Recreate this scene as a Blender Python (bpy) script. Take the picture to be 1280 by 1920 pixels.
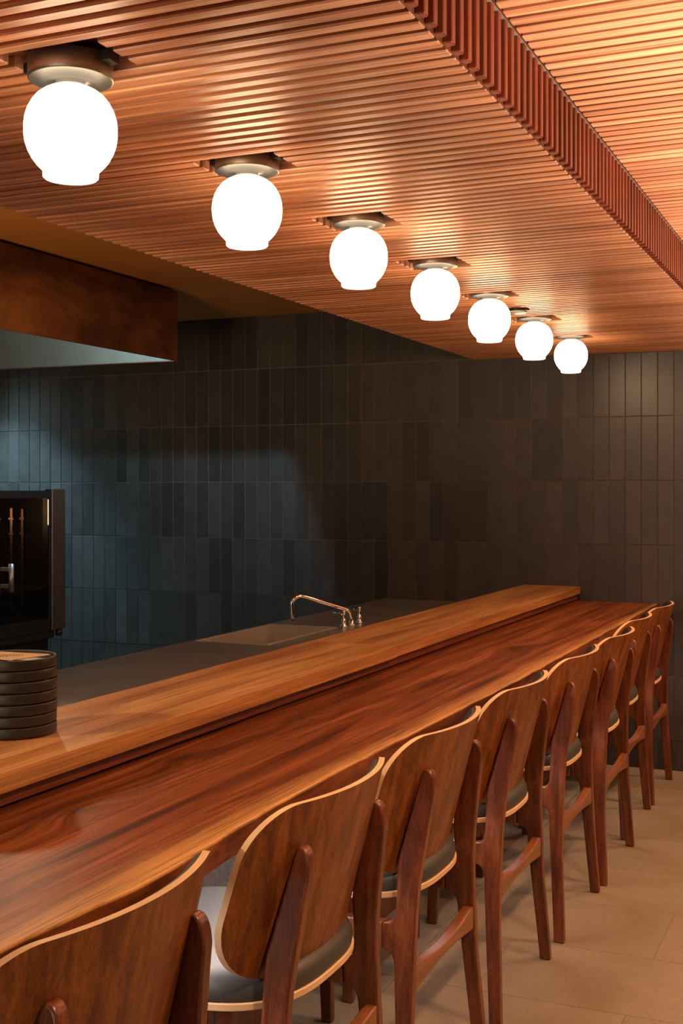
import bpy, math, random
from mathutils import Vector

for o in list(bpy.data.objects):
    bpy.data.objects.remove(o, do_unlink=True)
SC = bpy.context.scene
COL = SC.collection
random.seed(7)

# ------------------------------------------------------------------ camera
F_PX, HORIZON, HC = 2297.0, 920.0, 1.3
YAW = math.atan(1007.0 / F_PX)
cd = bpy.data.cameras.new('camera')
cam = bpy.data.objects.new('camera', cd)
COL.objects.link(cam)
cd.sensor_fit = 'HORIZONTAL'
cd.sensor_width = 24.0
cd.lens = F_PX / 1280.0 * 24.0
cd.shift_y = (HORIZON - 960.0) / 1280.0
cd.clip_start = 0.05
cam.location = (0, 0, HC)
cam.rotation_euler = (math.radians(90), 0, YAW)
SC.camera = cam

# ------------------------------------------------------------------ light
WARM = (1.0, 0.63, 0.34)
GLOBE_E = 12.0
w = bpy.data.worlds.new('world')
SC.world = w
w.use_nodes = True
w.node_tree.nodes['Background'].inputs[0].default_value = (0.9, 0.8, 0.7, 1)
w.node_tree.nodes['Background'].inputs[1].default_value = 0.02


def lamp(name, kind, loc, aim, energy, color, size=0.1, size_y=None, angle=60, blend=0.3):
    d = bpy.data.lights.new(name, kind)
    d.energy = energy
    d.color = color
    if kind == 'SPOT':
        d.spot_size = math.radians(angle)
        d.spot_blend = blend
        d.shadow_soft_size = size
    elif kind == 'AREA':
        d.shape = 'RECTANGLE' if size_y else 'DISK'
        d.size = size
        if size_y:
            d.size_y = size_y
    else:
        d.shadow_soft_size = size
    o = bpy.data.objects.new(name, d)
    COL.objects.link(o)
    o.location = loc
    o.rotation_euler = (Vector(aim) - Vector(loc)).to_track_quat('-Z', 'Y').to_euler()
    return o


# unseen fill light added behind the camera (soft, fairly neutral)
lamp('front_fill_light', 'AREA', (-1.0, -3.2, 1.2), (-0.9, 3.0, 0.8), 22, (1.0, 0.82, 0.68), 2.4, 2.0)
# dining side: downlights of the upper ceiling
for i, y in enumerate((1.3, 2.7, 4.1, 5.3)):
    lamp('dining_downlight', 'SPOT', (0.25, y, 2.04), (0.02, y + 0.05, 0), 34, WARM, 0.025, angle=110, blend=0.5)
# unseen spots added on the dining side to brighten the upper ceiling
for i, y in enumerate((1.7, 2.5, 3.3, 4.1, 4.9, 5.5)):
    lamp('upper_ceiling_fill', 'SPOT', (0.32, y, 0.9), (0.14, y, 2.08), 130, (1.0, 0.76, 0.60), 0.15, angle=82, blend=0.8)
# pendant lamps hanging over the dining tables, out to the right
for y in (4.0, 5.3):
    lamp('dining_pendant', 'POINT', (1.2, y, 1.5), (0, 0, 0), 5, WARM, 0.08)
# light strip fixed under the bar counter
strip = lamp('counter_strip_light', 'AREA', (-1.12, 3.0, 0.722), (-1.12, 3.0, 0.0), 15, (1.0, 0.82, 0.74), 0.02, 5.4)
strip.rotation_euler = (0, math.radians(4), 0)
# warm lamps over the cooks' side of the bar
lamp('kitchen_lamp', 'SPOT', (-2.6, 0.40, 2.1), (-1.35, 2.1, 0.84), 66, (1.0, 0.68, 0.40), 0.03, angle=58, blend=0.7)
lamp('kitchen_lamp', 'SPOT', (-2.69, 3.34, 1.865), (-1.25, 1.6, 0.8), 7, (1.0, 0.70, 0.44), 0.03, angle=50, blend=0.6)
# task lamp inside the exhaust hood, and a kitchen downlight by the tiled wall
COOL = (0.36, 0.72, 1.0)
lamp('hood_light', 'POINT', (-3.06, 4.42, 2.10), (0, 0, 0), 26, COOL, 0.02)
lamp('kitchen_downlight', 'SPOT', (-4.7, 5.40, 2.2), (-4.6, 5.46, 0), 95, COOL, 0.04, angle=84, blend=0.6)
lamp('kitchen_ceiling_fill', 'SPOT', (-2.3, 1.5, 1.0), (-2.75, 3.7, 2.235), 60, (1.0, 0.66, 0.36), 0.35, angle=66, blend=0.8)  # added unseen spot that brightens the kitchen ceiling and hood face
lamp('oven_rack_fill', 'POINT', (-3.55, 4.05, 1.2), (0, 0, 0), 1.0, WARM, 0.06)  # point light added inside the oven to brighten its racks

vs = SC.view_settings
SC.display_settings.display_device = 'sRGB'
vs.view_transform = 'Standard'
vs.look = 'None'
vs.gamma = 1.0
vs.use_curve_mapping = False
vs.exposure = 1.1
cy = SC.cycles
cy.use_denoising = True
cy.max_bounces = 8
cy.diffuse_bounces = 4
cy.glossy_bounces = 4
cy.transmission_bounces = 6
cy.sample_clamp_indirect = 6.0
cy.caustics_reflective = False
cy.caustics_refractive = False


# ------------------------------------------------------------------ helpers
class MB:
    def __init__(self):
        self.v, self.f, self.m, self.s = [], [], [], []

    def face(self, idx, mat=0, smooth=False):
        self.f.append(tuple(idx)); self.m.append(mat); self.s.append(smooth)

    def box(self, x0, y0, z0, x1, y1, z1, mat=0):
        b = len(self.v)
        self.v += [(x0, y0, z0), (x1, y0, z0), (x1, y1, z0), (x0, y1, z0),
                   (x0, y0, z1), (x1, y0, z1), (x1, y1, z1), (x0, y1, z1)]
        for q in ((0, 3, 2, 1), (4, 5, 6, 7), (0, 1, 5, 4), (1, 2, 6, 5), (2, 3, 7, 6), (3, 0, 4, 7)):
            self.face([b + i for i in q], mat)
        return self

    def prism(self, poly, axis, a0, a1, mat=0, offs=None):
        """polygon extruded along an axis; poly gives the two other coordinates"""
        n = len(poly); b = len(self.v)
        for a, e in ((a0, 0), (a1, 1)):
            for (p, q) in poly:
                d = offs(p, q) if offs else 0.0
                if axis == 'y': self.v.append((p, a + d, q))
                elif axis == 'x': self.v.append((a + d, p, q))
                else: self.v.append((p, q, a + d))
        self.face([b + i for i in range(n)], mat)
        self.face([b + n + i for i in reversed(range(n))], mat)
        for i in range(n):
            j = (i + 1) % n
            self.face([b + j, b + i, b + n + i, b + n + j], mat)
        return self

    def lathe(self, prof, cx=0, cy=0, n=40, mat=0, smooth=True):
        rings = []
        for r, z in prof:
            if r < 1e-6:
                rings.append([len(self.v)]); self.v.append((cx, cy, z))
            else:
                rings.append(list(range(len(self.v), len(self.v) + n)))
                for k in range(n):
                    t = 2 * math.pi * k / n
                    self.v.append((cx + r * math.cos(t), cy + r * math.sin(t), z))
        for a, b in zip(rings, rings[1:]):
            for k in range(n):
                k2 = (k + 1) % n
                if len(a) == 1 and len(b) == 1: continue
                if len(a) == 1: self.face((a[0], b[k2], b[k]), mat, smooth)
                elif len(b) == 1: self.face((a[k], a[k2], b[0]), mat, smooth)
                else: self.face((a[k], a[k2], b[k2], b[k]), mat, smooth)
        return self

    def tube(self, pts, r, n=12, mat=0):
        pts = [Vector(p) for p in pts]
        rings = []
        up = Vector((0.12, 0.31, 0.94)).normalized()
        for i, p in enumerate(pts):
            t = (pts[min(i + 1, len(pts) - 1)] - pts[max(i - 1, 0)]).normalized()
            u = t.cross(up)
            if u.length < 1e-3: u = t.cross(Vector((1, 0, 0)))
            u.normalize(); v = t.cross(u)
            rr = r[i] if isinstance(r, (list, tuple)) else r
            rings.append(list(range(len(self.v), len(self.v) + n)))
            for k in range(n):
                a = 2 * math.pi * k / n
                self.v.append(tuple(p + u * (rr * math.cos(a)) + v * (rr * math.sin(a))))
        for a, b in zip(rings, rings[1:]):
            for k in range(n):
                k2 = (k + 1) % n
                self.face((a[k], a[k2], b[k2], b[k]), mat, True)
        self.face(rings[0][::-1], mat); self.face(rings[-1], mat)
        return self

    def mesh(self, name, mats):
        me = bpy.data.meshes.new(name)
        me.from_pydata(self.v, [], self.f)
        for m in (mats if isinstance(mats, (list, tuple)) else [mats]):
            me.materials.append(m)
        me.polygons.foreach_set('material_index', self.m)
        me.polygons.foreach_set('use_smooth', self.s)
        import bmesh
        bm = bmesh.new(); bm.from_mesh(me)
        bmesh.ops.recalc_face_normals(bm, faces=bm.faces)
        bm.to_mesh(me); bm.free()
        me.update()
        return me

    def build(self, name, mats, parent=None, loc=(0, 0, 0), bevel=0.0, seg=2, angle=40):
        return put(name, self.mesh(name, mats), parent, loc, bevel, seg, angle)


def soften(o, deg=32):
    me = o.data
    me.polygons.foreach_set('use_smooth', [True] * len(me.polygons))
    me.set_sharp_from_angle(angle=math.radians(deg))
    return o


def put(name, me, parent=None, loc=(0, 0, 0), bevel=0.0, seg=2, angle=40):
    o = bpy.data.objects.new(name, me)
    COL.objects.link(o)
    o.location = loc
    if parent: o.parent = parent
    if bevel:
        md = o.modifiers.new('bevel', 'BEVEL')
        md.width = bevel; md.segments = seg
        md.limit_method = 'ANGLE'; md.angle_limit = math.radians(angle)
        md.harden_normals = False
    return o


def tag(o, label=None, cat=None, group=None, kind=None):
    if label: o['label'] = label
    if cat: o['category'] = cat
    if group: o['group'] = group
    if kind: o['kind'] = kind
    return o


def empty(name, loc, label=None, cat=None, group=None):
    o = bpy.data.objects.new(name, None)
    COL.objects.link(o)
    o.location = loc
    o.empty_display_size = 0.05
    return tag(o, label, cat, group)


def children(o):
    return [c for c in list(bpy.data.objects) if c.parent is o]


def copy_tree(o, parent=None):
    c = o.copy(); COL.objects.link(c)
    if parent: c.parent = parent
    for ch in children(o):
        copy_tree(ch, c)
    return c


def catmull(pts, n=6):
    out = []
    P = [Vector(p) for p in pts]
    for i in range(len(P) - 1):
        p0, p1, p2, p3 = P[max(i - 1, 0)], P[i], P[i + 1], P[min(i + 2, len(P) - 1)]
        for k in range(n):
            t = k / n
            out.append(0.5 * ((2 * p1) + (p2 - p0) * t + (2 * p0 - 5 * p1 + 4 * p2 - p3) * t * t + (-p0 + 3 * p1 - 3 * p2 + p3) * t ** 3))
    out.append(P[-1])
    return [tuple(p) for p in out]


# ------------------------------------------------------------------ materials
def new_mat(name):
    m = bpy.data.materials.new(name)
    m.use_nodes = True
    nt = m.node_tree
    return m, nt, nt.nodes['Principled BSDF']


def N(nt, kind, **kw):
    n = nt.nodes.new(kind)
    for k, v in kw.items():
        if k.startswith('i_'):
            n.inputs[k[2:].replace('_', ' ')].default_value = v
        else:
            setattr(n, k, v)
    return n


def ramp(nt, fac, stops):
    r = nt.nodes.new('ShaderNodeValToRGB')
    el = r.color_ramp.elements
    while len(el) < len(stops): el.new(0.5)
    for e, (p, c) in zip(el, stops):
        e.position = p
        e.color = (c[0], c[1], c[2], 1) if isinstance(c, (tuple, list)) else (c, c, c, 1)
    nt.links.new(fac, r.inputs[0])
    return r.outputs[0]


def mixrgb(nt, fac, a, b, mode='MIX'):
    n = nt.nodes.new('ShaderNodeMix')
    n.data_type = 'RGBA'; n.blend_type = mode
    for s, v in ((n.inputs[0], fac), (n.inputs[6], a), (n.inputs[7], b)):
        if isinstance(v, (int, float)): s.default_value = v
        elif isinstance(v, (tuple, list)): s.default_value = (v[0], v[1], v[2], 1)
        else: nt.links.new(v, s)
    return n.outputs[2]


def math_n(nt, op, a, b=None, c=None):
    n = nt.nodes.new('ShaderNodeMath'); n.operation = op
    for s, v in zip(n.inputs, (a, b, c)):
        if v is None: continue
        if isinstance(v, (int, float)): s.default_value = v
        else: nt.links.new(v, s)
    return n.outputs[0]


def rand_shift(nt, vec):
    """object coordinates moved by a per-object random amount, so that copies get their own grain"""
    oi = nt.nodes.new('ShaderNodeObjectInfo')
    sc = math_n(nt, 'MULTIPLY', oi.outputs['Random'], 37.0)
    add = nt.nodes.new('ShaderNodeVectorMath'); add.operation = 'ADD'
    nt.links.new(vec, add.inputs[0]); nt.links.new(sc, add.inputs[1])
    return add.outputs[0], oi.outputs['Random']


def wood(name, dark, light, axis='x', across=30.0, along=1.6, rough=0.4, var=0.25, bump=0.06, coat=0.0, fine=9.0):
    m, nt, bs = new_mat(name)
    tc = nt.nodes.new('ShaderNodeTexCoord')
    vec, rnd = rand_shift(nt, tc.outputs['Object'])
    s = [across] * 3; s['xyz'.index(axis)] = along
    mp = N(nt, 'ShaderNodeMapping'); mp.inputs['Scale'].default_value = s
    nt.links.new(vec, mp.inputs[0])
    n1 = N(nt, 'ShaderNodeTexNoise', i_Scale=1.0, i_Detail=5.0, i_Roughness=0.6, i_Distortion=0.6)
    nt.links.new(mp.outputs[0], n1.inputs['Vector'])
    mp2 = N(nt, 'ShaderNodeMapping'); mp2.inputs['Scale'].default_value = [q * fine if i != 'xyz'.index(axis) else q * 2.5 for i, q in enumerate(s)]
    nt.links.new(vec, mp2.inputs[0])
    n2 = N(nt, 'ShaderNodeTexNoise', i_Scale=1.0, i_Detail=3.0, i_Roughness=0.6)
    nt.links.new(mp2.outputs[0], n2.inputs['Vector'])
    c = ramp(nt, n1.outputs[0], [(0.36, dark), (0.5, [(a + b) / 2 for a, b in zip(dark, light)]), (0.64, light)])
    f = ramp(nt, n2.outputs[0], [(0.36, 0.62), (0.56, 1.0)])
    c = mixrgb(nt, 1.0, c, f, 'MULTIPLY')
    v = math_n(nt, 'MULTIPLY_ADD', rnd, var, 1.0 - var / 2)
    c = mixrgb(nt, 1.0, c, v, 'MULTIPLY')
    nt.links.new(c, bs.inputs['Base Color'])
    bs.inputs['Roughness'].default_value = rough
    if coat:
        bs.inputs['Coat Weight'].default_value = coat
        bs.inputs['Coat Roughness'].default_value = 0.25
    b = N(nt, 'ShaderNodeBump', i_Strength=bump, i_Distance=0.003)
    nt.links.new(n2.outputs[0], b.inputs['Height'])
    nt.links.new(b.outputs[0], bs.inputs['Normal'])
    return m


def plain(name, col, rough=0.5, metal=0.0, noise=0.0, nscale=20.0, bump=0.0, var=0.0):
    m, nt, bs = new_mat(name)
    bs.inputs['Roughness'].default_value = rough
    bs.inputs['Metallic'].default_value = metal
    tc = nt.nodes.new('ShaderNodeTexCoord')
    vec, rnd = rand_shift(nt, tc.outputs['Object'])
    n1 = N(nt, 'ShaderNodeTexNoise', i_Scale=nscale, i_Detail=4.0)
    nt.links.new(vec, n1.inputs['Vector'])
    c = ramp(nt, n1.outputs[0], [(0.3, [q * (1 - noise) for q in col]), (0.7, [q * (1 + noise) for q in col])])
    if var:
        v = math_n(nt, 'MULTIPLY_ADD', rnd, var, 1.0 - var / 2)
        c = mixrgb(nt, 1.0, c, v, 'MULTIPLY')
    nt.links.new(c, bs.inputs['Base Color'])
    if bump:
        b = N(nt, 'ShaderNodeBump', i_Strength=bump, i_Distance=0.002)
        nt.links.new(n1.outputs[0], b.inputs['Height'])
        nt.links.new(b.outputs[0], bs.inputs['Normal'])
    return m


def brushed(name, col, axis='y', rough=0.3, amp=0.2, metal=1.0):
    m, nt, bs = new_mat(name)
    bs.inputs['Metallic'].default_value = metal
    tc = nt.nodes.new('ShaderNodeTexCoord')
    s = [260.0] * 3; s['xyz'.index(axis)] = 5.0
    mp = N(nt, 'ShaderNodeMapping'); mp.inputs['Scale'].default_value = s
    nt.links.new(tc.outputs['Object'], mp.inputs[0])
    n = N(nt, 'ShaderNodeTexNoise', i_Scale=1.0, i_Detail=3.0)
    nt.links.new(mp.outputs[0], n.inputs['Vector'])
    n3 = N(nt, 'ShaderNodeTexNoise', i_Scale=6.0, i_Detail=4.0)
    nt.links.new(tc.outputs['Object'], n3.inputs['Vector'])
    c = ramp(nt, n3.outputs[0], [(0.3, [q * 0.85 for q in col]), (0.7, col)])
    nt.links.new(c, bs.inputs['Base Color'])
    r = math_n(nt, 'MULTIPLY_ADD', n.outputs[0], amp, rough - amp / 2)
    nt.links.new(r, bs.inputs['Roughness'])
    return m


M_SLAT = wood('slat_wood', (0.42, 0.148, 0.062), (0.70, 0.33, 0.168), 'x', 40, 1.2, rough=0.46, var=0.28, coat=0.06)
M_BACKING = wood('ceiling_backing_wood', (0.10, 0.026, 0.010), (0.16, 0.045, 0.018), 'x', 30, 1.2, rough=0.6, var=0.1)
M_FIN = wood('fascia_slat_wood', (0.12, 0.020, 0.007), (0.22, 0.042, 0.014), 'z', 40, 2.0, rough=0.35, var=0.3)
M_WALNUT = wood('chair_walnut', (0.12, 0.030, 0.006), (0.30, 0.095, 0.018), 'z', 42, 0.8, rough=0.38, var=0.2, coat=0.08)
M_LEG = wood('chair_leg_walnut', (0.10, 0.024, 0.008), (0.24, 0.070, 0.024), 'z', 55, 1.0, rough=0.34, var=0.2, coat=0.15)
M_STRETCH = wood('stretcher_walnut', (0.18, 0.062, 0.022), (0.29, 0.11, 0.042), 'y', 60, 3.0, rough=0.36, var=0.2, coat=0.1)
M_PLY = plain('ply_edge', (0.68, 0.46, 0.265), 0.42, noise=0.07, nscale=25, var=0.06)
M_VINYL = plain('black_vinyl', (0.048, 0.047, 0.046), 0.46, noise=0.15, nscale=300, bump=0.06)
M_SHELF = wood('serving_shelf_wood', (0.38, 0.155, 0.045), (0.68, 0.36, 0.13), 'y', 18, 1.1, rough=0.35, var=0.12, coat=0.25, fine=12)
M_RISER = wood('riser_wood', (0.13, 0.032, 0.012), (0.22, 0.058, 0.022), 'y', 30, 1.5, rough=0.4, var=0.1)


def counter_mat():
    m, nt, bs = new_mat('live_edge_walnut')
    tc = nt.nodes.new('ShaderNodeTexCoord')
    co = tc.outputs['Object']
    sep = nt.nodes.new('ShaderNodeSeparateXYZ'); nt.links.new(co, sep.inputs[0])
    # knots bend the grain around them
    knots = [(-1.205, 1.669, 0.032), (-1.252, 2.079, 0.022), (-1.221, 2.554, 0.022), (-1.12, 3.98, 0.045)]
    bend = None; dark = None
    for kx, ky, kr in knots:
        cmb = nt.nodes.new('ShaderNodeCombineXYZ')
        nt.links.new(math_n(nt, 'SUBTRACT', sep.outputs[0], kx), cmb.inputs[0])
        nt.links.new(math_n(nt, 'MULTIPLY', math_n(nt, 'SUBTRACT', sep.outputs[1], ky), 0.42), cmb.inputs[1])
        ln = nt.nodes.new('ShaderNodeVectorMath'); ln.operation = 'LENGTH'
        nt.links.new(cmb.outputs[0], ln.inputs[0])
        q = math_n(nt, 'DIVIDE', ln.outputs['Value'], kr)
        g = math_n(nt, 'POWER', 2.718, math_n(nt, 'MULTIPLY', math_n(nt, 'MULTIPLY', q, q), -0.5))
        b = math_n(nt, 'MULTIPLY', g, kr * 1.5)
        ring = math_n(nt, 'MULTIPLY_ADD', math_n(nt, 'SINE', math_n(nt, 'MULTIPLY', q, 14.0)), 0.5, 0.5)
        core = math_n(nt, 'ADD', math_n(nt, 'MULTIPLY', math_n(nt, 'POWER', g, 9.0), 0.75), math_n(nt, 'MULTIPLY', math_n(nt, 'MULTIPLY', g, ring), 0.28))
        bend = b if bend is None else math_n(nt, 'ADD', bend, b)
        dark = core if dark is None else math_n(nt, 'ADD', dark, core)
    x2 = math_n(nt, 'ADD', sep.outputs[0], bend)
    cmb = nt.nodes.new('ShaderNodeCombineXYZ')
    nt.links.new(x2, cmb.inputs[0]); nt.links.new(sep.outputs[1], cmb.inputs[1]); nt.links.new(sep.outputs[2], cmb.inputs[2])
    mp = N(nt, 'ShaderNodeMapping'); mp.inputs['Scale'].default_value = (22, 0.9, 8)
    nt.links.new(cmb.outputs[0], mp.inputs[0])
    n1 = N(nt, 'ShaderNodeTexNoise', i_Scale=1.0, i_Detail=6.0, i_Roughness=0.62, i_Distortion=0.8)
    nt.links.new(mp.outputs[0], n1.inputs['Vector'])
    mp2 = N(nt, 'ShaderNodeMapping'); mp2.inputs['Scale'].default_value = (230, 5, 60)
    nt.links.new(cmb.outputs[0], mp2.inputs[0])
    n2 = N(nt, 'ShaderNodeTexNoise', i_Scale=1.0, i_Detail=3.0, i_Roughness=0.6)
    nt.links.new(mp2.outputs[0], n2.inputs['Vector'])
    c = ramp(nt, n1.outputs[0], [(0.33, (0.062, 0.013, 0.004)), (0.46, (0.165, 0.041, 0.011)), (0.56, (0.245, 0.068, 0.019)), (0.7, (0.38, 0.13, 0.043))])
    f = ramp(nt, n2.outputs[0], [(0.38, 0.55), (0.56, 1.0)])
    c = mixrgb(nt, 1.0, c, f, 'MULTIPLY')
    # pale sapwood along the live edge, which is its own colour
    n3 = N(nt, 'ShaderNodeTexNoise', i_Scale=2.2, i_Detail=2.0)
    nt.links.new(co, n3.inputs['Vector'])
    e = math_n(nt, 'ADD', sep.outputs[0], math_n(nt, 'MULTIPLY', n3.outputs[0], 0.05))
    e = math_n(nt, 'ADD', e, math_n(nt, 'MULTIPLY', n1.outputs[0], 0.03))
    s = ramp(nt, math_n(nt, 'ADD', e, 1.0), [(0.06, 0.0), (0.12, 0.85)])
    # the sawn face below the edge is dark heartwood again
    s = math_n(nt, 'MULTIPLY', s, ramp(nt, math_n(nt, 'MULTIPLY', sep.outputs[2], 20.0), [(0.80, 0.0), (0.88, 1.0)]))
    sap = mixrgb(nt, 1.0, (0.60, 0.31, 0.105), f, 'MULTIPLY')
    c = mixrgb(nt, s, c, sap)
    c = mixrgb(nt, dark, c, (0.035, 0.010, 0.005))
    nt.links.new(c, bs.inputs['Base Color'])
    bs.inputs['Roughness'].default_value = 0.40
    bs.inputs['Specular IOR Level'].default_value = 0.2
    b = N(nt, 'ShaderNodeBump', i_Strength=0.07, i_Distance=0.003)
    nt.links.new(n2.outputs[0], b.inputs['Height'])
    nt.links.new(b.outputs[0], bs.inputs['Normal'])
    return m


def tile_mat():
    m, nt, bs = new_mat('glazed_tile')
    tc = nt.nodes.new('ShaderNodeTexCoord')
    vec, rnd = rand_shift(nt, tc.outputs['Object'])
    n = N(nt, 'ShaderNodeTexNoise', i_Scale=14.0, i_Detail=5.0)
    nt.links.new(vec, n.inputs['Vector'])
    base = ramp(nt, rnd, [(0.0, (0.032, 0.027, 0.023)), (0.35, (0.046, 0.040, 0.034)), (0.7, (0.052, 0.045, 0.038)), (1.0, (0.064, 0.055, 0.046))])
    f = ramp(nt, n.outputs[0], [(0.3, 0.8), (0.7, 1.15)])
    nt.links.new(mixrgb(nt, 1.0, base, f, 'MULTIPLY'), bs.inputs['Base Color'])
    bs.inputs['Roughness'].default_value = 0.36
    b = N(nt, 'ShaderNodeBump', i_Strength=0.12, i_Distance=0.004)
    nt.links.new(n.outputs[0], b.inputs['Height'])
    nt.links.new(b.outputs[0], bs.inputs['Normal'])
    return m


def rust_mat():
    m, nt, bs = new_mat('patina_metal')
    tc = nt.nodes.new('ShaderNodeTexCoord')
    mp = N(nt, 'ShaderNodeMapping'); mp.inputs['Scale'].default_value = (3, 2.0, 5)
    nt.links.new(tc.outputs['Object'], mp.inputs[0])
    n = N(nt, 'ShaderNodeTexNoise', i_Scale=1.0, i_Detail=8.0, i_Roughness=0.65, i_Distortion=0.5)
    nt.links.new(mp.outputs[0], n.inputs['Vector'])
    c = ramp(nt, n.outputs[0], [(0.32, (0.035, 0.011, 0.004)), (0.5, (0.16, 0.048, 0.011)), (0.68, (0.32, 0.11, 0.022))])
    nt.links.new(c, bs.inputs['Base Color'])
    bs.inputs['Metallic'].default_value = 0.35
    bs.inputs['Roughness'].default_value = 0.5
    return m


def floor_mat():
    m, nt, bs = new_mat('stone_floor_tile')
    tc = nt.nodes.new('ShaderNodeTexCoord')
    vec, rnd = rand_shift(nt, tc.outputs['Object'])
    n = N(nt, 'ShaderNodeTexNoise', i_Scale=3.0, i_Detail=8.0, i_Roughness=0.7)
    nt.links.new(vec, n.inputs['Vector'])
    n2 = N(nt, 'ShaderNodeTexNoise', i_Scale=260.0, i_Detail=2.0)
    nt.links.new(vec, n2.inputs['Vector'])
    c = ramp(nt, n.outputs[0], [(0.3, (0.19, 0.14, 0.092)), (0.7, (0.26, 0.20, 0.135))])
    f = ramp(nt, n2.outputs[0], [(0.35, 0.82), (0.65, 1.12)])
    c = mixrgb(nt, 1.0, c, f, 'MULTIPLY')
    v = math_n(nt, 'MULTIPLY_ADD', rnd, 0.10, 0.95)
    nt.links.new(mixrgb(nt, 1.0, c, v, 'MULTIPLY'), bs.inputs['Base Color'])
    bs.inputs['Roughness'].default_value = 0.55
    b = N(nt, 'ShaderNodeBump', i_Strength=0.1, i_Distance=0.002)
    nt.links.new(n2.outputs[0], b.inputs['Height'])
    nt.links.new(b.outputs[0], bs.inputs['Normal'])
    return m


def globe_mat():
    m, nt, bs = new_mat('opal_glass')
    bs.inputs['Base Color'].default_value = (0.8, 0.78, 0.74, 1)
    bs.inputs['Roughness'].default_value = 0.3
    tc = nt.nodes.new('ShaderNodeTexCoord')
    sep = nt.nodes.new('ShaderNodeSeparateXYZ'); nt.links.new(tc.outputs['Object'], sep.inputs[0])
    # fade of the glow painted by height: emission drops at collar and bottom
    z = math_n(nt, 'MULTIPLY_ADD', sep.outputs[2], 1 / 0.15, 1.0)
    st = ramp(nt, z, [(0.0, 0.10), (0.058, 0.10), (0.085, 1.0), (0.55, 1.0), (0.72, 0.35), (0.85, 0.12), (0.96, 0.042)])
    nt.links.new(math_n(nt, 'MULTIPLY', st, GLOBE_E), bs.inputs['Emission Strength'])
    nt.links.new(mixrgb(nt, st, (1.0, 0.86, 0.68), WARM), bs.inputs['Emission Color'])
    return m


def glass_mat():
    m, nt, bs = new_mat('oven_glass')
    bs.inputs['Base Color'].default_value = (0.35, 0.30, 0.25, 1)
    bs.inputs['Transmission Weight'].default_value = 1.0
    bs.inputs['Roughness'].default_value = 0.0
    bs.inputs['IOR'].default_value = 1.45
    return m


M_COUNTER = counter_mat()
M_TILE = tile_mat()
M_GROUT = plain('grout', (0.20, 0.14, 0.09), 0.85, noise=0.15, nscale=60)
M_RUST = rust_mat()
M_FLOOR = floor_mat()
M_FGROUT = plain('floor_grout', (0.16, 0.12, 0.08), 0.85, noise=0.1)
M_GLOBE = globe_mat()
M_GLASS = glass_mat()
M_PLASTER = plain('tan_plaster', (0.45, 0.17, 0.026), 0.7, noise=0.06, nscale=6)
M_WALLP = plain('warm_plaster', (0.34, 0.26, 0.19), 0.85, noise=0.05, nscale=6)
M_STEEL = brushed('brushed_steel', (0.58, 0.55, 0.50), 'y', 0.42, 0.16, 0.96)
M_STEELX = brushed('brushed_steel_cross', (0.66, 0.61, 0.54), 'x', 0.50, 0.16, 0.7)
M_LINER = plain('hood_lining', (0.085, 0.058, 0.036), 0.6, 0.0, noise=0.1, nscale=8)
M_CHROME = plain('chrome', (0.80, 0.78, 0.75), 0.08, 1.0)
M_NICKEL = brushed('brushed_nickel', (0.46, 0.42, 0.36), 'x', 0.45, 0.1)
M_BLACKPL = plain('black_enamel', (0.012, 0.012, 0.012), 0.35, noise=0.2)
M_DARKMETAL = plain('dark_metal', (0.05, 0.045, 0.04), 0.4, 0.6, noise=0.2)
M_OVENBODY = plain('oven_trim', (0.17, 0.12, 0.085), 0.35, 0.75, noise=0.1)
M_BRASS = plain('golden_rack_metal', (0.75, 0.55, 0.28), 0.25, 1.0)
M_PLATE = plain('black_stoneware', (0.026, 0.025, 0.024), 0.42, noise=0.2, nscale=80, bump=0.05)
M_CARD = plain('tan_card', (0.56, 0.38, 0.21), 0.8, noise=0.08, nscale=90)
M_INK = plain('ink', (0.05, 0.035, 0.025), 0.8)
M_STONE = plain('charcoal_panel', (0.055, 0.045, 0.040), 0.8, noise=0.45, nscale=160, bump=0.2)
M_VOID = plain('painted_gap_shade', (0.008, 0.006, 0.005), 0.9)
M_STRIP = plain('pale_metal_strip', (0.6, 0.55, 0.48), 0.35, 0.8)
M_WHITE = plain('white_plastic', (0.75, 0.72, 0.68), 0.4)

# ------------------------------------------------------------------ room shell
YB = 5.836            # tiled wall
XL, XR, YF = -4.9, 2.6, -3.6
Z_LOW, Z_UP, Z_KIT = 1.95, 2.082, 2.235
X_SL, X_FA = -1.845, -0.579   # left end of the slats, face of the fascia
PITCH, SW, SD = 0.0393, 0.0245, 0.020

floor = tag(MB().box(XL, YF, -0.12, XR, YB + 0.1, -0.0015).build('floor', M_FGROUT), kind='structure')
# floor tiles, running bond; rows along x
TY, TX, J = 0.395, 0.79, 0.0022
ft_mesh = MB().box(0, 0, -0.008, TX - J, TY - J, 0).mesh('floor_tile', M_FLOOR)
x_strip = -1.185
row = 0
y = 3.065 - 7 * TY
while y < YB - 0.02:
    off = -0.573 - (0.0 if row % 2 == 0 else TX / 2)
    x = off - TX
    while x < 2.5:
        xx0, xx1 = max(x, x_strip + 0.006), min(x + TX - J, XR)
        yy1 = min(y + TY - J, YB)
        if xx1 - xx0 > 0.03:
            if xx0 == x and xx1 == x + TX - J and yy1 == y + TY - J:
                put('tile', ft_mesh, floor, (x, y, 0), 0.001, 1)
            else:
                MB().box(0, 0, -0.008, xx1 - xx0, yy1 - y, 0).build('tile', M_FLOOR, floor, (xx0, y, 0), 0.001, 1)
        x += TX
    # the strip of tile between the pale metal strip and the bar
    MB().box(0, 0, -0.008, 0.32, min(y + TY - J, YB) - y, 0).build('tile', M_FLOOR, floor, (x_strip - 0.326, y, 0), 0.001, 1)
    y += TY; row += 1
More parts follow.
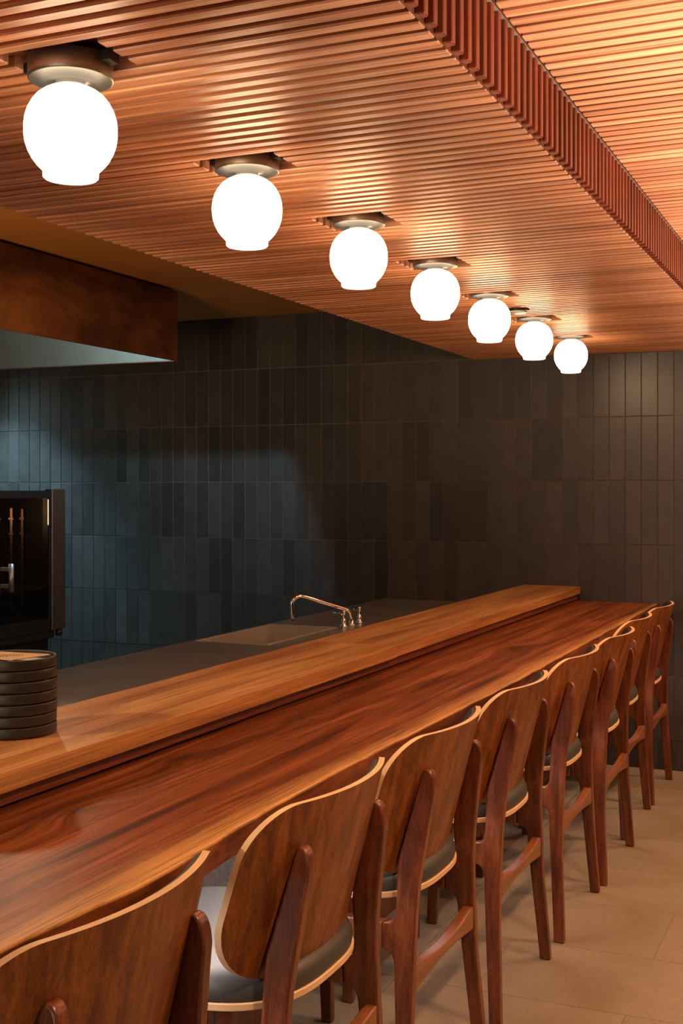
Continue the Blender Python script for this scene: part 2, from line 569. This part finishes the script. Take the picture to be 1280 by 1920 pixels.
MB().box(x_strip - 0.0025, 0.2, -0.008, x_strip + 0.0025, YB, 0.0005).build('metal_strip', M_STRIP, floor)

wall_back = tag(MB().box(XL, YB, -0.1, XR, YB + 0.12, 2.5).build('wall_back', M_GROUT), kind='structure')
tag(MB().box(XL - 0.1, YF, -0.1, XL, YB + 0.12, 2.5).build('wall_left', M_WALLP), kind='structure')
tag(MB().box(XR, YF, -0.1, XR + 0.1, YB + 0.12, 2.5).build('wall_right', M_WALLP), kind='structure')
tag(MB().box(XL, YF - 0.1, -0.1, XR, YF, 2.5).build('wall_front', M_WALLP), kind='structure')

# wall tiles, stacked bond
TW, TH, G = 0.0751, 0.3029, 0.0032
wt = MB().box(0, -0.0035, 0, TW - G, 0.002, TH - G).mesh('wall_tile', M_TILE)
part_cache = {}
loose = MB()
k0 = -50
for k in range(k0, 50):
    x = -1.094 + k * TW
    if x < XL + 0.001 or x + TW > XR: continue
    for r in range(-1, 7):
        z0, z1 = 0.137 + r * TH, 0.137 + (r + 1) * TH - G
        z0 = max(z0, 0.0)
        ztop = Z_KIT if x < X_SL - 0.02 else (Z_LOW if x < X_FA else Z_UP)
        z1 = min(z1, ztop - 0.001)
        if z1 - z0 < 0.02: continue
        xm = x + TW / 2
        shown = xm < -0.84 and xm > -4.9 and (
            (2 <= r <= 5) or (r == 6 and -3.65 < xm < -1.85) or
            (r == 1 and (-4.3 < xm < -3.2 or xm > -0.98)) or (r in (-1, 0) and xm > -1.0))
        if shown:
            hgt = round(z1 - z0, 4)
            if abs(hgt - (TH - G)) < 1e-3: me = wt
            else:
                if hgt not in part_cache:
                    part_cache[hgt] = MB().box(0, -0.0035, 0, TW - G, 0.002, hgt).mesh('wall_tile_cut', M_TILE)
                me = part_cache[hgt]
            put('tile', me, wall_back, (x, YB - random.uniform(0, 0.0012), z0), 0.0012, 2)
        else:
            loose.box(x, YB - 0.0035, z0, x + TW - G, YB + 0.002, z1)
tag(loose.build('tile_field', M_TILE, wall_back), kind='stuff')

# ------------------------------------------------------------------ lamps' places (needed by the slats)
LAMPS = [(-1.127, 1.544), (-1.159, 2.173), (-1.156, 2.741), (-1.167, 3.333), (-1.187, 3.934), (-1.194, 4.539), (-1.197, 5.156)]

# lower slatted ceiling
ceil_low = tag(MB().box(X_SL, YF, Z_LOW + SD, X_FA - 0.0045, YB, Z_KIT + 0.3).build('ceiling', M_BACKING), kind='structure')
full = MB().box(X_SL, -SW / 2, 0, X_FA - 0.0045, SW / 2, SD + 0.002).mesh('ceiling_slat', M_SLAT)
y = 1.537 - 26 * PITCH
n_sl = 0
while y < YB - SW / 2:
    cuts = [lx for lx, ly in LAMPS if abs(y - ly) < 0.068]
    if cuts:
        lx = cuts[0]
        for xa, xb in ((X_SL, lx - 0.088), (lx + 0.088, X_FA - 0.0045)):
            MB().box(xa, -SW / 2, 0, xb, SW / 2, SD + 0.002).build('slat', M_SLAT, ceil_low, (0, y, Z_LOW), 0.0025, 1)
    else:
        put('slat', full, ceil_low, (0, y, Z_LOW), 0.0025, 1)
    y += PITCH; n_sl += 1

# upper slatted ceiling
ceil_up = tag(MB().box(X_FA - 0.0005, YF, Z_UP + SD, XR, YB, Z_UP + 0.2).build('ceiling', M_BACKING), kind='structure')
fullu = MB().box(X_FA + 0.014, -SW / 2, 0, XR, SW / 2, SD + 0.002).mesh('upper_slat', M_SLAT)
y = 1.895 - 26 * PITCH
while y < YB - SW / 2:
    put('slat', fullu, ceil_up, (0, y + PITCH / 2, Z_UP), 0.0025, 1)
    y += PITCH

# fascia with upright battens between the two ceilings
fascia = tag(MB().box(X_FA - 0.004, YF, Z_LOW + 0.001, X_FA - 0.001, YB, Z_UP + SD - 0.001).build('trim_1', M_BACKING), kind='structure')
fin = MB().prism([(-0.001, -0.0105), (0.013, -0.008), (0.013, 0.008), (-0.001, 0.0105)], 'z', Z_LOW, Z_UP).mesh('fascia_batten', M_FIN)
y = 1.895 - 26 * PITCH
while y < YB - 0.013:
    put('batten', fin, fascia, (X_FA, y, 0), 0.0015, 1)
    y += PITCH
tag(MB().box(X_FA - 0.001, 0.8, Z_UP - 0.0015, X_FA + 0.0135, YB, Z_UP - 0.0003).build('trim_2', M_STRIP), kind='structure')

# kitchen ceiling
kc = tag(MB().box(XL, YF, Z_KIT, X_SL, YB, Z_KIT + 0.3).build('ceiling', M_PLASTER), kind='structure')

# ------------------------------------------------------------------ exhaust hood
hx, hy0, hy1, hz = -2.975, 2.6, 4.896, 1.90
hood = empty('exhaust_hood', (-3.5, 3.8, hz), 'rust brown patinated metal exhaust hood under the kitchen ceiling at left', 'hood')
L = (3.5, -3.8, -hz)


def loc_box(mb, x0, y0, z0, x1, y1, z1, mat=0):
    return mb.box(x0 + L[0], y0 + L[1], z0 + L[2], x1 + L[0], y1 + L[1], z1 + L[2], mat)


hxl = -4.55
loc_box(MB(), hx - 0.012, hy0, hz, hx, hy1, Z_KIT - 0.012).build('front_panel', M_RUST, hood, bevel=0.002, seg=1)
loc_box(MB(), hxl, hy1 - 0.012, hz, hx - 0.0125, hy1, Z_KIT - 0.012).build('end_panel', M_RUST, hood)
loc_box(MB(), hxl, hy0, hz, hx - 0.0125, hy0 + 0.012, Z_KIT - 0.012).build('end_panel', M_RUST, hood)
loc_box(MB(), hxl, hy0 + 0.012, hz, hxl + 0.012, hy1 - 0.0125, Z_KIT - 0.012).build('back_panel', M_RUST, hood)
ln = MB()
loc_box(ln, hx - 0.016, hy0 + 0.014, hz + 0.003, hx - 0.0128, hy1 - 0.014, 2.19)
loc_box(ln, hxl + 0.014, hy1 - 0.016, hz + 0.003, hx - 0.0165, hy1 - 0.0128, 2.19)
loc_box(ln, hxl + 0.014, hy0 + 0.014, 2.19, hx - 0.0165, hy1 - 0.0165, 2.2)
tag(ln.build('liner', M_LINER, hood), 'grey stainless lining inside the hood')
loc_box(MB(), -4.4, hy0 + 0.1, Z_KIT - 0.012, hx - 0.03, hy1 - 0.02, Z_KIT - 0.001).build('mounting_frame', M_DARKMETAL, hood)

# ------------------------------------------------------------------ kitchen: oven on stand
oven = empty('combi_oven', (-3.65, 4.1, 0.69), 'black combi oven with glass door on a dark stand at the left edge', 'oven')
L = (3.65, -4.1, -0.69)
ox = -3.3
body = MB()
loc_box(body, -4.05, 3.7, 0.69, -4.03, 4.483, 1.30)
loc_box(body, -4.03, 3.7, 0.69, ox - 0.04, 3.715, 1.30)
loc_box(body, -4.03, 4.468, 0.69, ox - 0.04, 4.483, 1.30)
loc_box(body, -4.03, 3.715, 0.69, ox - 0.04, 4.468, 0.74)
loc_box(body, -4.03, 3.715, 1.27, ox - 0.04, 4.468, 1.30)
body.build('body', M_BLACKPL, oven)
loc_box(MB(), ox - 0.04, 4.388, 0.69, ox, 4.483, 1.308).build('side_column', M_OVENBODY, oven, bevel=0.004)
fr = MB()
loc_box(fr, ox - 0.038, 3.70, 1.268, ox - 0.002, 4.386, 1.30)
loc_box(fr, ox - 0.038, 3.70, 0.69, ox - 0.002, 4.386, 0.745)
loc_box(fr, ox - 0.038, 3.70, 0.745, ox - 0.002, 4.00, 1.268)
loc_box(fr, ox - 0.038, 4.366, 0.745, ox - 0.002, 4.386, 1.268)
door = fr.build('door', M_BLACKPL, oven)
loc_box(MB(), ox - 0.010, 4.0005, 0.7455, ox - 0.004, 4.3655, 1.2675).build('glass', M_GLASS, door)
hd = MB()
hd.tube([(ox + L[0] + 0.045, 4.055 + L[1], 0.885 + L[2]), (ox + L[0] + 0.045, 4.055 + L[1], 1.0 + L[2])], 0.011)
loc_box(hd, ox - 0.004, 4.048, 0.90, ox + 0.04, 4.062, 0.915)
loc_box(hd, ox - 0.004, 4.048, 0.97, ox + 0.04, 4.062, 0.985)
hd.build('handle', M_STEEL, door)
for yy, mt, zz0, zz1 in ((4.175, M_BRASS, 0.80, 1.225), (4.262, M_OVENBODY, 0.80, 1.225), (4.335, M_OVENBODY, 0.80, 1.22)):
    mb = MB()
    loc_box(mb, ox - 0.13, yy, zz0, ox - 0.118, yy + 0.014, zz1)
    for q in range(6):
        z = zz0 + 0.05 + q * 0.065
        loc_box(mb, ox - 0.137, yy - 0.003, z, ox - 0.111, yy + 0.017, z + 0.008)
    mb.build('rack_upright', mt, oven)
for zz in (0.875, 1.075):
    mb = MB()
    loc_box(mb, ox - 0.128, 3.72, zz, ox - 0.118, 4.174, zz + 0.022)
    mb.build('rack_rail', M_OVENBODY, oven)
MB().lathe([(0, -0.0), (0.016, 0), (0.016, -0.03), (0.0, -0.03)], ox + L[0] - 0.02, 4.46 + L[1], 16).build('foot', M_DARKMETAL, oven)

stand = empty('oven_stand', (-3.65, 4.05, 0), 'dark low cabinet stand carrying the oven at the left edge', 'stand')
L = (3.65, -4.05, 0)
loc_box(MB(), -4.02, 3.72, 0.10, ox - 0.04, 4.41, 0.655).build('cabinet', M_BLACKPL, stand)
loc_box(MB(), -4.04, 3.70, 0.655, ox - 0.015, 4.42, 0.688).build('top', M_DARKMETAL, stand)
for sx in (-4.0, -3.38):
    for sy in (3.74, 4.36):
        loc_box(MB(), sx, sy, 0.0, sx + 0.03, sy + 0.03, 0.10).build('leg', M_DARKMETAL, stand)

# ------------------------------------------------------------------ kitchen steel worktop with sink
kt = empty('steel_worktop', (-1.95, 3.2, 0), 'long stainless steel kitchen worktop with built-in sink behind the wooden bar', 'worktop')
L = (1.95, -3.2, 0)
wx0, wx1, wy0 = -2.31, -1.45, 0.3
sx0, sx1, sy0, sy1 = -2.272, -1.998, 3.885, 4.475
top = MB()
wyb = YB - 0.015
loc_box(top, wx0, wy0, 0.72, wx1, sy0, 0.75)
loc_box(top, wx0, sy1, 0.72, wx1, wyb, 0.75)
loc_box(top, wx0, sy0, 0.72, sx0, sy1, 0.75)
loc_box(top, sx1, sy0, 0.72, wx1, sy1, 0.75)
top.build('top', M_STEEL, kt)
# basin with thick rim
bas = MB()
t = 0.004
loc_box(bas, sx0, sy0, 0.53, sx1, sy1, 0.534)
loc_box(bas, sx0, sy0, 0.534, sx0 + t, sy1, 0.7515)
loc_box(bas, sx1 - t, sy0, 0.534, sx1, sy1, 0.7515)
loc_box(bas, sx0 + t, sy0, 0.534, sx1 - t, sy0 + t, 0.7515)
loc_box(bas, sx0 + t, sy1 - t, 0.534, sx1 - t, sy1, 0.7515)
basin = bas.build('sink_basin', M_STEELX, kt)
rim = MB()
loc_box(rim, sx0 - 0.012, sy0 - 0.006, 0.7502, sx0 + 0.001, sy1 + 0.012, 0.7545)
loc_box(rim, sx1 - 0.001, sy0 - 0.006, 0.7502, sx1 + 0.012, sy1 + 0.012, 0.7545)
loc_box(rim, sx0 + 0.001, sy1 - 0.001, 0.7502, sx1 - 0.001, sy1 + 0.012, 0.7545)
rim.build('rim', M_STEELX, basin, bevel=0.0015)
for i in range(6):
    ya, yb = wy0 + 0.02 + i * 0.915, wy0 + 0.02 + i * 0.915 + 0.905
    loc_box(MB(), wx0 + 0.004, ya, 0.10, wx0 + 0.018, min(yb, wyb), 0.715).build('door', M_STEELX, kt)
loc_box(MB(), wx0 + 0.0185, wy0 + 0.02, 0.05, wx0 + 0.026, wyb, 0.715).build('carcass', M_DARKMETAL, kt)
for yy in (wy0 + 0.1, 2.2, 3.7, wyb - 0.1):
    loc_box(MB(), wx0 + 0.027, yy, 0, wx0 + 0.067, yy + 0.04, 0.10).build('foot', M_DARKMETAL, kt)

# faucet
fb = (-1.975, 4.60)
fau = empty('faucet', (fb[0], fb[1], 0.75), 'chrome swan-neck deck faucet with two lever handles beside the sink', 'faucet')


def fl(x, y, z): return (x - fb[0], y - fb[1], z - 0.75)


sp = catmull([fl(-1.975, 4.60, 0.762), fl(-1.976, 4.598, 0.79), fl(-1.984, 4.585, 0.812), fl(-2.01, 4.545, 0.828), fl(-2.06, 4.47, 0.856), fl(-2.098, 4.415, 0.876),
              fl(-2.112, 4.395, 0.880), fl(-2.122, 4.38, 0.872), fl(-2.130, 4.37, 0.855), fl(-2.130, 4.37, 0.785)], 5)
MB().tube(sp, 0.0085, 14).build('spout', M_CHROME, fau)
MB().lathe([(0.0, 0.001), (0.021, 0.001), (0.021, 0.006), (0.014, 0.010), (0.012, 0.026), (0.0, 0.026)]).build('base', M_CHROME, fau)
for yy, ang in ((4.528, 2.75), (4.69, 2.5)):
    h = MB().lathe([(0.0, 0.001), (0.016, 0.001), (0.016, 0.005), (0.009, 0.009), (0.0105, 0.020), (0.0105, 0.027), (0.007, 0.033), (0.006, 0.036), (0.006, 0.056), (0.008, 0.062), (0.0075, 0.068), (0, 0.070)], 0, 0, 20)
    ho = h.build('handle', M_CHROME, fau, (0.0, yy - fb[1], 0))
    ca, sa = math.cos(ang), math.sin(ang)
    MB().tube([(0, 0, 0.05), (ca * 0.03, sa * 0.03, 0.052), (ca * 0.058, sa * 0.058, 0.056)], [0.006, 0.006, 0.0075], 10).build('lever', M_CHROME, ho)

# ------------------------------------------------------------------ bar: base, live-edge counter, serving shelf
bar = empty('bar_pedestal', (-1.43, 3.0, 0), 'charcoal panelled pedestal of the bar, below the wooden counter behind the seats', 'bar')
L = (1.43, -3.0, 0)
by = [0.2, 1.12, 1.724, 2.328, 2.932, 3.536, 4.14, 4.744, 5.348, YB - 0.013]
for a, b in zip(by, by[1:]):
    loc_box(MB(), -1.405, a + 0.0015, 0.0, -1.39, b - 0.0015, 0.72).build('panel', M_STONE, bar, bevel=0.001, seg=1)
loc_box(MB(), -1.445, 0.2, 0.0, -1.4055, YB - 0.013, 0.7195).build('frame', M_STRIP, bar)

edge = [(0.2, -0.92), (0.7, -0.93), (1.0, -0.928), (1.132, -0.925), (1.231, -0.917), (1.351, -0.906), (1.441, -0.905), (1.574, -0.912), (1.726, -0.923), (2.128, -0.933),
        (2.461, -0.930), (3.0, -0.926), (3.5, -0.924), (4.0, -0.930), (4.441, -0.933), (5.0, -0.938), (5.5, -0.945), (YB - 0.012, -0.95)]
ed = catmull([(x, y, 0) for y, x in edge], 6)
ct = MB()
prof = [(0.0, 0.046), (0.0025, 0.0450), (0.0035, 0.0425), (0.0005, 0.022), (-0.003, 0.0)]
rings = []
for (x, y, _) in ed:
    b0 = len(ct.v)
    jit = 0.0012 * math.sin(y * 23) + 0.0008 * math.sin(y * 51 + 1)
    ct.v.append((-1.44, y, 0.046))
    for dx, dz in prof: ct.v.append((x + dx + jit, y, dz))
    ct.v.append((-1.44, y, 0.0))
    rings.append(b0)
for a, b in zip(rings, rings[1:]):
    n = len(prof) + 2
    for i in range(n):
        j = (i + 1) % n
        ct.face((a + i, a + j, b + j, b + i), 0, False)
ct.face(list(range(rings[0], rings[0] + 7))); ct.face(list(range(rings[-1], rings[-1] + 7))[::-1])
counter = tag(ct.build('bar_counter', M_COUNTER, None, (0, 0, 0.728)), 'long reddish walnut bar counter with a golden live edge and dark knots', 'counter')

shelf = empty('serving_shelf', (-1.44, 3.0, 0.774), 'raised honey-brown wooden serving shelf running along the back of the bar counter', 'shelf')
L = (1.44, -3.0, -0.774)
JY = 3.375
loc_box(MB(), -1.585, 0.25, 0.808, -1.300, JY - 0.0004, 0.843).build('plank', M_SHELF, shelf, bevel=0.0015)
loc_box(MB(), -1.585, JY + 0.0004, 0.808, -1.306, YB - 0.013, 0.843).build('plank', M_SHELF, shelf, bevel=0.0015)
loc_box(MB(), -1.345, 0.25, 0.781, -1.322, YB - 0.013, 0.808).build('riser', M_RISER, shelf)
loc_box(MB(), -1.43, 0.25, 0.7745, -1.333, YB - 0.013, 0.781).build('gap_shade_strip', M_VOID, shelf)  # near-black strip standing in for the shade in the gap under the riser
loc_box(MB(), -1.57, 0.25, 0.7505, -1.446, YB - 0.013, 0.808).build('back_rail', M_DARKMETAL, shelf)

# ------------------------------------------------------------------ plates with a card
PX, PY, PR, PH = -1.499, 1.872, 0.082, 0.0208
pm = MB().lathe([(0, 0.001), (PR - 0.010, 0.0), (PR - 0.003, 0.0004), (PR - 0.0008, 0.0022), (PR, 0.005), (PR, 0.0185), (PR - 0.0006, 0.0199),
                 (PR - 0.0022, 0.0203), (PR - 0.004, 0.0195), (PR - 0.006, 0.013), (PR - 0.014, 0.009), (0, 0.008)], 0, 0, 64).mesh('plate', M_PLATE)
names = ['bottom plate of the black stack, resting on the wooden shelf', 'second black plate from the bottom of the stack', 'third black plate from the bottom of the stack',
         'middle plate of the black stack, fourth from the bottom', 'third black plate from the top of the stack', 'second black plate from the top, just under the top one',
         'top plate of the black stack, holding the tan card']
for i, lb in enumerate(names):
    o = put('plate', pm, None, (PX + random.uniform(-1, 1) * 0.0012, PY + random.uniform(-1, 1) * 0.0012, 0.8435 + i * PH))
    tag(o, lb, 'plate', 'black plates stacked on the shelf')
ztop = 0.8435 + 6 * PH
card = empty('menu_card', (PX, PY, ztop + 0.014), 'tan printed card lying on the topmost black plate', 'card')
cp = [(0.052, 0.046), (0.043, 0.053), (-0.055, 0.034), (-0.066, 0.012), (-0.038, -0.055), (0.040, -0.052)]
c = MB(); nb = len(cp)


def cz(x, y): return 0.005 - 0.028 * (x + y) * 0.5


for dz in (0, 0.0012):
    for x, y in cp: c.v.append((x, y, cz(x, y) + dz))
c.face(range(nb)); c.face([nb + i for i in reversed(range(nb))])
for i in range(nb):
    j = (i + 1) % nb
    c.face((i, j, nb + j, nb + i))
c.build('paper', M_CARD, card)
pr = MB()
for i in range(14):
    lat = -0.054 + i * 0.0055
    la, lb_ = (-0.022, 0.016) if i < 9 else (-0.010, 0.012)
    q = []
    for dep, wd in ((la, -0.0008), (lb_, -0.0008), (lb_, 0.0008), (la, 0.0008)):
        t_ = lat + wd + 0.12 * dep
        x, y = 0.78 * t_ - 0.62 * dep, 0.62 * t_ + 0.78 * dep
        q.append((x, y, cz(x, y) + 0.0016))
    b = len(pr.v); pr.v += q
    pr.face((b, b + 1, b + 2, b + 3))
pr.build('print', M_INK, card)

# ------------------------------------------------------------------ globe lamps
ords = ['first and largest globe lamp, at the upper left', 'second globe lamp from the left', 'third globe lamp from the left', 'fourth globe lamp, in the middle of the row',
        'third globe lamp from the tiled wall', 'second globe lamp from the tiled wall', 'last and smallest globe lamp, nearest the tiled wall']
GR, GH = 0.0702, 0.142
g_prof = [(0.0, -GH + 0.006), (0.020, -GH + 0.006), (0.022, -GH), (0.0395, -GH)] + [(r * GR, -t * GH) for t, r in (
    (0.985, 0.592), (0.95, 0.592), (0.925, 0.600), (0.905, 0.622), (0.885, 0.665), (0.845, 0.745), (0.785, 0.835), (0.70, 0.922), (0.62, 0.975), (0.53, 0.998), (0.45, 1.0),
    (0.36, 0.98), (0.27, 0.925), (0.19, 0.84), (0.12, 0.73), (0.07, 0.60), (0.035, 0.47), (0.012, 0.36), (0.0, 0.30))]
LZ = 1.930
DROP = (-0.013, 0.001, 0.006, 0.006, 0.008, 0.009, 0.013)
g_mesh = MB().lathe(g_prof, 0, 0, 48).mesh('globe', M_GLOBE)
c_prof = [(0.0, 0.040), (0.064, 0.040), (0.0645, 0.012), (0.064, 0.008), (0.062, 0.0068), (0.040, 0.0045), (0.024, 0.004), (0.024, -0.001), (0.0, -0.001)]
c_mesh = MB().lathe(c_prof, 0, 0, 48).mesh('canopy', M_NICKEL)
b_mesh = MB().box(-0.078, -0.014, 0.026, 0.078, 0.014, 0.0405).mesh('bracket', M_DARKMETAL)
for i, (lx, ly) in enumerate(LAMPS):
    g = empty('globe_lamp', (lx, ly, LZ + DROP[i]), 'glowing white glass ceiling lamp, ' + ords[i], 'lamp', 'globe lamps in a row on the slatted ceiling')
    put('canopy', c_mesh, g)
    put('bracket', b_mesh, g)
    put('globe', g_mesh, g)
dsc = empty('ceiling_disc', (-1.185, 4.275, Z_LOW), 'small round pale disc fixed to the slatted ceiling behind the fifth lamp', 'ceiling fitting')
MB().lathe([(0, 0.0), (0.042, 0), (0.042, -0.006), (0.036, -0.008), (0, -0.008)], 0, 0, 32).build('base', M_BLACKPL, dsc)  # black base stands in for the shadow above the pale disc
MB().lathe([(0, -0.0085), (0.036, -0.0085), (0.030, -0.014), (0.013, -0.016), (0, -0.016)], 0, 0, 32).build('cover', M_WHITE, dsc)

# ------------------------------------------------------------------ chairs (origin at x = -1.05 of the seat)
CX = -1.05
RR, LEAN, ZT, ZBm = 0.4937, 0.2565, 0.8101, 0.522


def surf(y, z):
    return -0.7947 - (RR - math.sqrt(RR * RR - y * y)) - LEAN * (ZT - z) - CX


def hw(z, W, rt, rb, zt, zb):
    W = W + 0.05 * (zt - z)      # a little wider towards the bottom
    if z > zt - rt: return W - rt + math.sqrt(max(0, rt * rt - (z - zt + rt) ** 2))
    if z < zb + rb: return W - rb + math.sqrt(max(0, rb * rb - (zb + rb - z) ** 2))
    return W


def panel(W, rt, rb, zt, zb, off, th, crown=0.0, m_rear=0, m_edge=1, m_front=2):
    zs = [zt - rt * (1 - math.cos(math.pi / 2 * k / 14)) for k in range(15)]
    zs += [zt - rt - (zt - rt - zb - rb) * k / 6 for k in range(1, 6)]
    zs += [zb + rb * (1 - math.sin(math.pi / 2 * k / 14)) for k in range(15)]
    na = 20
    mb = MB(); R_, F_ = [], []
    for z in zs:
        wv = hw(z, W, rt, rb, zt, zb)
        r1, r2 = [], []
        for k in range(na + 1):
            a = -1 + 2 * k / na
            yy = wv * a
            x = surf(yy, z) + off
            r1.append(len(mb.v)); mb.v.append((x, yy, z))
            t = th
            if crown:
                ed_ = min(1.0, (1 - abs(a)) * wv / 0.03, (zt - z) / 0.03, (z - zb) / 0.03)
                t = th * (0.45 + 0.55 * math.sqrt(max(0, ed_ * (2 - ed_))))
            r2.append(len(mb.v)); mb.v.append((x - t, yy, z))
        R_.append(r1); F_.append(r2)
    for G_, mm in ((R_, m_rear), (F_, m_front)):
        for a, b in zip(G_, G_[1:]):
            for k in range(na):
                mb.face((a[k], a[k + 1], b[k + 1], b[k]), mm, True)
    for e in (0, na):
        for i in range(len(zs) - 1):
            mb.face((R_[i][e], R_[i + 1][e], F_[i + 1][e], F_[i][e]), m_edge, False)
    for i in (0, len(zs) - 1):
        for k in range(na):
            mb.face((R_[i][k], R_[i][k + 1], F_[i][k + 1], F_[i][k]), m_edge, False)
    return mb


def splay(pts):
    def f(z):
        for (z0, y0), (z1, y1) in zip(pts, pts[1:]):
            if z <= z1: return y0 + (y1 - y0) * (z - z0) / (z1 - z0)
        return pts[-1][1]
    return f


SPL = lambda z: 0.242 - 0.119 * z
T_LEG = 0.024


def side_prism(poly, s, th=T_LEG):
    mb = MB()
    y0 = -th / 2
    mb.prism([(x - CX, z) for x, z in poly], 'y', y0, y0 + th, 0, lambda p, q: s * SPL(q))
    return mb


def arc(cx, cz, r, a0, a1, n=6):
    return [(cx + r * math.cos(math.radians(a0 + (a1 - a0) * k / n)), cz + r * math.sin(math.radians(a0 + (a1 - a0) * k / n))) for k in range(n + 1)]


rear_front_up = [(-0.888, 0.48), (-0.8885, 0.545), (-0.886, 0.565), (-0.876, 0.603), (-0.863, 0.655), (-0.850, 0.705), (-0.8445, 0.725)]
tip = [(x, z) for x, z, _ in catmull([(-0.8445, 0.725, 0), (-0.841, 0.7345, 0), (-0.835, 0.738, 0), (-0.827, 0.735, 0), (-0.821, 0.726, 0), (-0.8178, 0.712, 0), (-0.817, 0.696, 0)], 3)[1:]]
rear_back = [(-0.823, 0.657), (-0.830, 0.605), (-0.836, 0.563), (-0.842, 0.515), (-0.8455, 0.45), (-0.8465, 0.35), (-0.8455, 0.24), (-0.832, 0.0)]
rear_low = [(-0.862, 0.0), (-0.8795, 0.24), (-0.886, 0.33)]
ZR0, ZR1 = 0.380, 0.432
fil_bot = [(-0.8865, ZR0 - 0.030), (-0.8885, ZR0 - 0.018), (-0.894, ZR0 - 0.008), (-0.903, ZR0 - 0.002), (-0.915, ZR0)]
fil_top = [(-0.915, ZR1), (-0.902, ZR1 + 0.002), (-0.893, ZR1 + 0.009), (-0.889, ZR1 + 0.022)]
rear_poly = fil_top + rear_front_up + tip + rear_back + rear_low + fil_bot
# front legs
ff_b = [(-1.185, ZR0), (-1.197, ZR0 - 0.003), (-1.2055, ZR0 - 0.012), (-1.209, ZR0 - 0.03), (-1.222, 0.0)]
ff_f = [(-1.250, 0.0), (-1.247, 0.30), (-1.243, ZR1 - 0.012), (-1.238, ZR1 - 0.003), (-1.230, ZR1)]
front_poly = [(-1.185, ZR1)] + ff_b + ff_f


def rsq(hx_, hy_, p, n=56, xo=0.0):
    return [(xo + hx_ * math.copysign(abs(math.cos(t)) ** (2 / p), math.cos(t)), hy_ * math.copysign(abs(math.sin(t)) ** (2 / p), math.sin(t))) for t in [2 * math.pi * k / n for k in range(n)]]


def make_chair():
    root = empty('bar_chair', (CX, 0, 0), '-', 'chair', 'chairs along the bar')
    back = panel(0.258, 0.083, 0.120, ZT, ZBm, 0.0, 0.0115, 0.0, 0, 1, 0).build('backrest', [M_WALNUT, M_PLY], root)
    soften(back)
    panel(0.250, 0.078, 0.114, ZT - 0.005, ZBm + 0.008, -0.0125, 0.013, 1.0, 0, 0, 0).build('back_pad', M_VINYL, back)
    for s in (-1, 1):
        soften(side_prism(rear_poly, s).build('leg', M_LEG, root, bevel=0.004, seg=3, angle=50))
    for s in (-1, 1):
        soften(side_prism(front_poly, s).build('leg', M_LEG, root, bevel=0.004, seg=3, angle=50))
    for s in (-1, 1):
        mb = MB().box(-1.1845 - CX, -T_LEG / 2, ZR0, -0.9155 - CX, T_LEG / 2, ZR1)
        mb.v = [(x, y + s * SPL(z), z) for x, y, z in mb.v]
        mb.build('side_rail', M_STRETCH, root, bevel=0.003)
    # rear and front stretcher, arched
    for nm, xa, xb, z0, z1, dip, rise in (('stretcher', -0.873, -0.848, 0.298, 0.350, 0.018, 0.012), ('stretcher', -1.236, -1.214, 0.20, 0.235, 0.008, 0.004)):
        yl = SPL((z0 + z1) / 2) - T_LEG / 2 - 0.0005
        n = 16; poly = []
        for k in range(n + 1):
            a = -1 + 2 * k / n
            poly.append((a * yl, z1 - dip * (1 - a * a) ** 1.3))
        for k in range(n + 1):
            a = 1 - 2 * k / n
            poly.append((a * yl, z0 + rise * (1 - a * a) ** 1.3))
        soften(MB().prism(poly, 'x', xa - CX, xb - CX).build(nm, M_STRETCH, root, bevel=0.003, seg=2, angle=50))
    # seat: bearers, ply pan, pad
    for xx in (-1.16, -0.98):
        MB().box(xx - CX, -SPL(ZR1) + 0.012, ZR1 - 0.030, xx + 0.03 - CX, SPL(ZR1) - 0.012, 0.4745).build('seat_bearer', M_LEG, root)
    xo = (-0.852 - 1.285) / 2 - CX
    hx_ = (1.285 - 0.852) / 2
    pan = rsq(hx_, 0.222, 2.9, 64, xo)
    soften(MB().prism(pan, 'z', 0.475, 0.4875).build('seat_pan', M_PLY, root, bevel=0.0015, seg=1))
    sd = MB()
    lv = [(0.984, 0.488), (0.990, 0.494), (0.985, 0.508), (0.962, 0.519), (0.915, 0.5265), (0.80, 0.531), (0.5, 0.5335)]
    rg = []
    for sc_, z in lv:
        rg.append(list(range(len(sd.v), len(sd.v) + 64)))
        for x, y in rsq(hx_ * sc_, 0.222 * sc_, 2.9, 64, xo): sd.v.append((x, y, z))
    for a, b in zip(rg, rg[1:]):
        for k in range(64):
            k2 = (k + 1) % 64
            sd.face((a[k], a[k2], b[k2], b[k]), 0, True)
    sd.face(rg[0][::-1])
    ce = len(sd.v); sd.v.append((xo, 0, 0.5345))
    for k in range(64): sd.face((rg[-1][k], rg[-1][(k + 1) % 64], ce), 0, True)
    sd.build('seat_pad', M_VINYL, root)
    return root


chairs = [
    (0.0, 1.265, 'nearest walnut bar chair, cut off by the bottom left corner of the view'),
    (0.0, 1.908, 'second bar chair from the camera, the nearest one whose back is whole in view'),
    (0.0, 2.495, 'third bar chair from the camera, with an arched stretcher between its rear legs'),
    (0.0, 3.105, 'fourth bar chair from the camera, with a pale lit near post on its back'),
    (0.006, 3.725, 'fifth bar chair from the camera, fourth from the tiled wall'),
    (0.0146, 4.287, 'third bar chair from the tiled wall'),
    (-0.018, 4.842, 'second bar chair from the tiled wall'),
    (-0.016, 5.398, 'farthest bar chair, standing closest to the dark tiled wall'),
]
proto = make_chair()
for i, (dx, yy, lb) in enumerate(chairs):
    o = proto if i == 0 else copy_tree(proto)
    o.location = (CX + dx, yy, 0)
    o['label'] = lb
